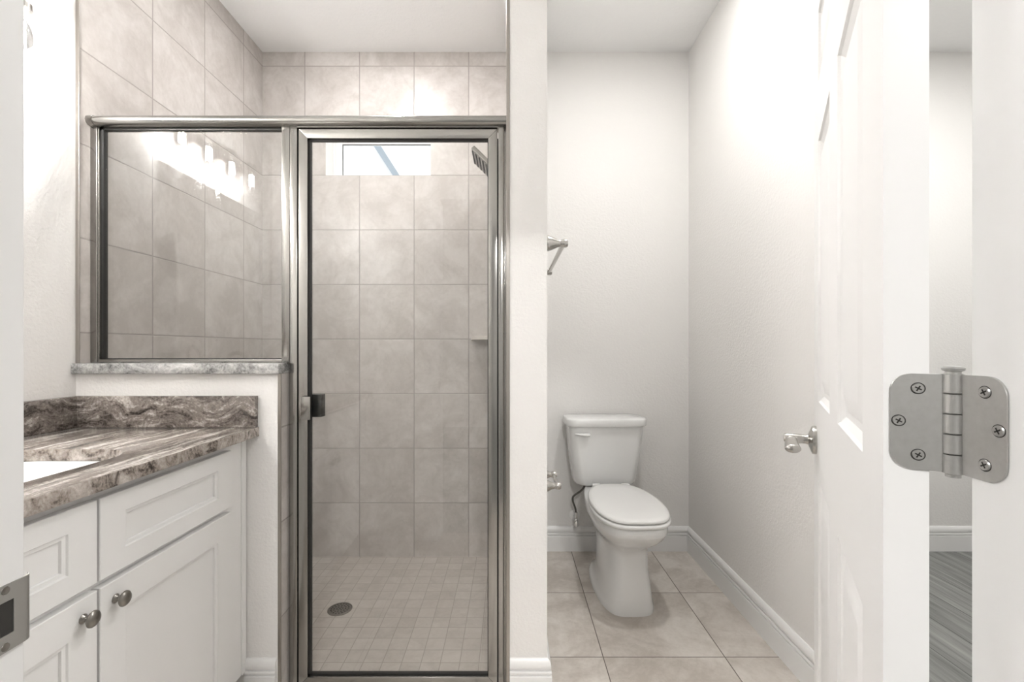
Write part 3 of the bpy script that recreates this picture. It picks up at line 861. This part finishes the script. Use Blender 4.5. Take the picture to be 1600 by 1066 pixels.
# ------------------------------------------------------------------ entry door, open into the room
TH = math.radians(60.5)
dd = Vector((math.cos(TH), math.sin(TH), 0)); nn_ = Vector((-math.sin(TH), math.cos(TH), 0))
BP_ = Vector((0.397, 0.414, 0))                         # hinge pin
LW, T0, T1 = 0.813, 0.0163, 0.0495                      # leaf width, its two faces measured from the pin
dor = thing('door_1', BP_, 'white six panel door swung open on the right', 'door', rotz=TH, kind='structure')
# local frame: x along the leaf, y toward the face seen here, z up
xs = [0.0, 0.114, 0.350, 0.464, 0.700, LW]
zs = [0.012, 0.245, 0.856, 1.034, 1.625, 1.755, 1.915, 2.035]
def face_grid(bm, y, sgn):
    vsx = {}
    def V(x, z, d=0.0):
        key = (round(x, 5), round(z, 5), round(d, 5))
        if key not in vsx: vsx[key] = bm.verts.new((x, y - sgn * d, z))
        return vsx[key]
    for i in range(5):
        for j in range(7):
            x0, x1, z0, z1 = xs[i], xs[i + 1], zs[j], zs[j + 1]
            if i in (1, 3) and j in (1, 3, 5):
                prev = None
                for (ins, dep) in ((0, 0), (0.003, 0.0045), (0.013, 0.0100), (0.022, 0.0105), (0.050, 0.0020), (0.052, 0.0020)):
                    q = [(x0 + ins, z0 + ins), (x1 - ins, z0 + ins), (x1 - ins, z1 - ins), (x0 + ins, z1 - ins)]
                    cur = [V(a, b, dep) for a, b in q]
                    if prev:
                        for k_ in range(4): bm.faces.new((prev[k_], prev[(k_ + 1) % 4], cur[(k_ + 1) % 4], cur[k_]))
                    prev = cur
                bm.faces.new(prev)
            else:
                bm.faces.new([V(x0, z0), V(x1, z0), V(x1, z1), V(x0, z1)])
    return vsx
bm = B()
A = face_grid(bm, T1, 1); Bk = face_grid(bm, T0, -1)
def rim(line):
    for p, q in zip(line[:-1], line[1:]):
        ka, kb = (round(p[0], 5), round(p[1], 5), 0.0), (round(q[0], 5), round(q[1], 5), 0.0)
        bm.faces.new((A[ka], A[kb], Bk[kb], Bk[ka]))
rim([(xs[0], z) for z in zs]); rim([(xs[-1], z) for z in zs]); rim([(x, zs[0]) for x in xs]); rim([(x, zs[-1]) for x in xs])
obj('door_leaf', bm, M['door'], dor, smooth=20, local=True)
def lever(face, sgn):
    kx, kz = LW - 0.060, 0.937
    bm = B(); lathe(bm, [(0.033, 0.0), (0.0335, 0.004), (0.0325, 0.0085), (0.020, 0.0135), (0.0135, 0.016), (0.0, 0.016)], (kx, face, kz), (0, sgn, 0), 36, True, False)
    o = obj('lever_rose', bm, M['nickel'], dor, local=True)
    bm = B()
    lathe(bm, [(0.0125, 0.015), (0.0105, 0.022), (0.0108, 0.030), (0.0115, 0.034), (0.0112, 0.060), (0.009, 0.066), (0.0, 0.067)], (kx, face, kz), (0, sgn, 0), 24, True, False)
    pts = smooth_path([(kx, face + sgn * 0.050, kz), (kx - 0.025, face + sgn * 0.051, kz), (kx - 0.060, face + sgn * 0.052, kz - 0.002), (kx - 0.090, face + sgn * 0.051, kz - 0.005), (kx - 0.108, face + sgn * 0.050, kz - 0.008)], 6)
    nr = len(pts)
    rr_ = [0.0105 + 0.0065 * (i / (nr - 1)) for i in range(nr)]
    rr_[-1], rr_[-2], rr_[-3] = 0.006, 0.0125, 0.0155
    tube(bm, pts, 0.01, 20, rr_, 0.62)
    obj('lever_handle', bm, M['nickel'], o, local=True)
lever(T1, 1); lever(T0, -1)

# hinge between the door and its lining
HZ0, HZ1 = 1.0405, 1.1345
hg = thing('door_hinge', (BP_.x, BP_.y, HZ0), 'satin steel butt hinge with six screws between the open door and the right jamb', 'hinge')
def leaf_poly(w0, w1, zz0, zz1, r=0.0155):
    pts = [(w0, zz0), ]
    for k_ in range(9):
        a = -PI / 2 + PI / 2 * k_ / 8
        pts.append((w1 - r + r * math.cos(a), zz0 + r + r * math.sin(a)))
    for k_ in range(9):
        a = PI / 2 * k_ / 8
        pts.append((w1 - r + r * math.cos(a), zz1 - r + r * math.sin(a)))
    pts.append((w0, zz1))
    return pts
def leaf_matrix(o_, along, out):
    m = Matrix.Identity(4)
    up = Vector((0, 0, 1))
    for i in range(3):
        m[i][0] = along[i]; m[i][1] = up[i]; m[i][2] = out[i]; m[i][3] = o_[i]
    return m
def screw(m, w, zz):
    bm = B()
    bmesh.ops.create_cone(bm, cap_ends=True, segments=24, radius1=0.0048, radius2=0.0042, depth=0.0014, matrix=m @ Matrix.Translation((w, zz, 0.0024)))
    o = obj('screw', bm, M['screw'], hg, smooth=30)
    b2 = B()
    for a in (0.5, 0.5 + PI / 2):
        vsb = set(b2.verts)
        box(b2, -0.0027, 0.0027, -0.0006, 0.0006, 0.0029, 0.00325)
        bmesh.ops.transform(b2, matrix=m @ Matrix.Translation((w, zz, 0)) @ Matrix.Rotation(a, 4, 'Z'), verts=[v for v in b2.verts if v not in vsb])
    obj('screw_slot', b2, M['dark'], o, smooth=0)
    b2 = B(); bmesh.ops.create_cone(b2, cap_ends=True, segments=24, radius1=0.0054, radius2=0.0054, depth=0.0004, matrix=m @ Matrix.Translation((w, zz, 0.00175)))
    obj('countersink', b2, M['dark'], o, smooth=30)
zc = (HZ0 + HZ1) / 2
hh = (HZ1 - HZ0) / 2
# leaf on the door edge
mA = leaf_matrix(Vector((BP_.x, BP_.y, zc)), nn_, -dd)
mB = leaf_matrix(Vector((BP_.x + 0.002, BP_.y, zc)), Vector((0, -1, 0)), Vector((-1, 0, 0)))
for m, ws in ((mA, (0.0245, 0.0385, 0.0245)), (mB, (0.0275, 0.0385, 0.0275))):
    bm = B(); prism(bm, leaf_poly(0.003, 0.0445, -hh + 0.003, hh - 0.003), -0.0004, 0.0018, m, 0.0004, 1)
    obj('hinge_leaf', bm, M['steel'], hg)
    for w, zz in zip(ws, (-hh + 0.0165, 0.0, hh - 0.0165)): screw(m, w, zz)
kz = [HZ0 + 0.002 + (HZ1 - HZ0 - 0.004) * i / 5 for i in range(6)]
for i in range(5):
    bm = B(); lathe(bm, [(0.0062, 0.0), (0.0080, 0.0006), (0.0080, kz[i + 1] - kz[i] - 0.0009), (0.0062, kz[i + 1] - kz[i] - 0.0003)], (BP_.x, BP_.y, kz[i]), (0, 0, 1), 28)
    obj('knuckle', bm, M['steel'], hg)
bm = B()
lathe(bm, [(0.0055, -0.001), (0.0055, 0.0935), (0.0078, 0.0945), (0.0082, 0.0965), (0.0065, 0.0982), (0.0, 0.0986)], (BP_.x, BP_.y, HZ0), (0, 0, 1), 24, True, False)
obj('hinge_pin', bm, M['steel'], hg)

# strike plate on the left jamb
st = thing('strike_plate', (JL, 0.384, 0.93), 'brushed steel strike plate with a latch hole on the left jamb', 'strike plate')
bm = B()
def P3(y, z, x): return bm.verts.new((JL + x, y, z))
ny, nz = 12, 1
ys = [0.3645, 0.3735, 0.3900, 0.3996, 0.4025, 0.4050, 0.4068]
lift = [0.0012, 0.0012, 0.0012, 0.0012, 0.0006, -0.0012, -0.0040]
zsn = [0.9020, 0.9160, 0.9440, 0.9580]
grid = [[P3(y, zz, l) for zz in zsn] for y, l in zip(ys, lift)]
for i in range(len(ys) - 1):
    for j in range(3):
        if i == 1 and j == 1: continue
        bm.faces.new((grid[i][j], grid[i + 1][j], grid[i + 1][j + 1], grid[i][j + 1]))
r = bmesh.ops.extrude_face_region(bm, geom=list(bm.faces))
bmesh.ops.translate(bm, vec=(-0.0011, 0, 0), verts=[g_ for g_ in r['geom'] if isinstance(g_, bmesh.types.BMVert)])
obj('plate', bm, M['strike'], st, smooth=40)
bm = B(); box(bm, JL + 0.0001, JL + 0.0004, 0.3735, 0.3900, 0.9160, 0.9440)
obj('latch_hole', bm, M['dark'], st, smooth=0)
for zz in (0.9065, 0.9535):
    bm = B(); lathe(bm, [(0.0034, 0.0), (0.0032, 0.0005), (0.0014, 0.0003), (0.0, 0.0001)], (JL + 0.0012, 0.3835, zz), (1, 0, 0), 20, True, False)
    obj('screw', bm, M['pewter'], st)

# ------------------------------------------------------------------ ceiling lamps
def can(x, y, power, label, r=0.065, room='recessed ceiling lights'):
    t = thing('recessed_light', (x, y, CZ), label, 'ceiling light', room)
    bm = B(); lathe(bm, [(r, 0.0), (r + 0.022, 0.0), (r + 0.022, 0.004), (r + 0.012, 0.007), (r, 0.007)], (x, y, CZ), (0, 0, -1), 40, False, False)
    obj('trim_ring', bm, M['white_vinyl'], t)
    bm = B(); lathe(bm, [(r, 0.0), (r, 0.003), (0.0, 0.003)], (x, y, CZ), (0, 0, -1), 40, True, False)
    obj('lens', bm, M['lens'], t)
    ld = bpy.data.lights.new('recessed_lamp', 'AREA'); ld.shape = 'DISK'; ld.size = r * 1.9; ld.energy = power
    ld.color = (1.0, 0.992, 0.98)
    lo = bpy.data.objects.new('recessed_lamp', ld); lo.location = (0, 0, -0.009)
    C.collection.objects.link(lo); lo.parent = t
can(-0.62, 1.98, P_SHOWER, 'round recessed ceiling light above the shower')
can(0.60, 1.60, P_WC, 'round recessed ceiling light above the toilet room')
can(2.1, 1.6, P_CLOSET, 'round recessed ceiling light above the grey plank floor')
can(0.3, -1.6, P_BED_FILL, 'unseen round fill light added in the room behind', 0.20)  # added lamp, out of view: front fill through the doorway for jambs and door
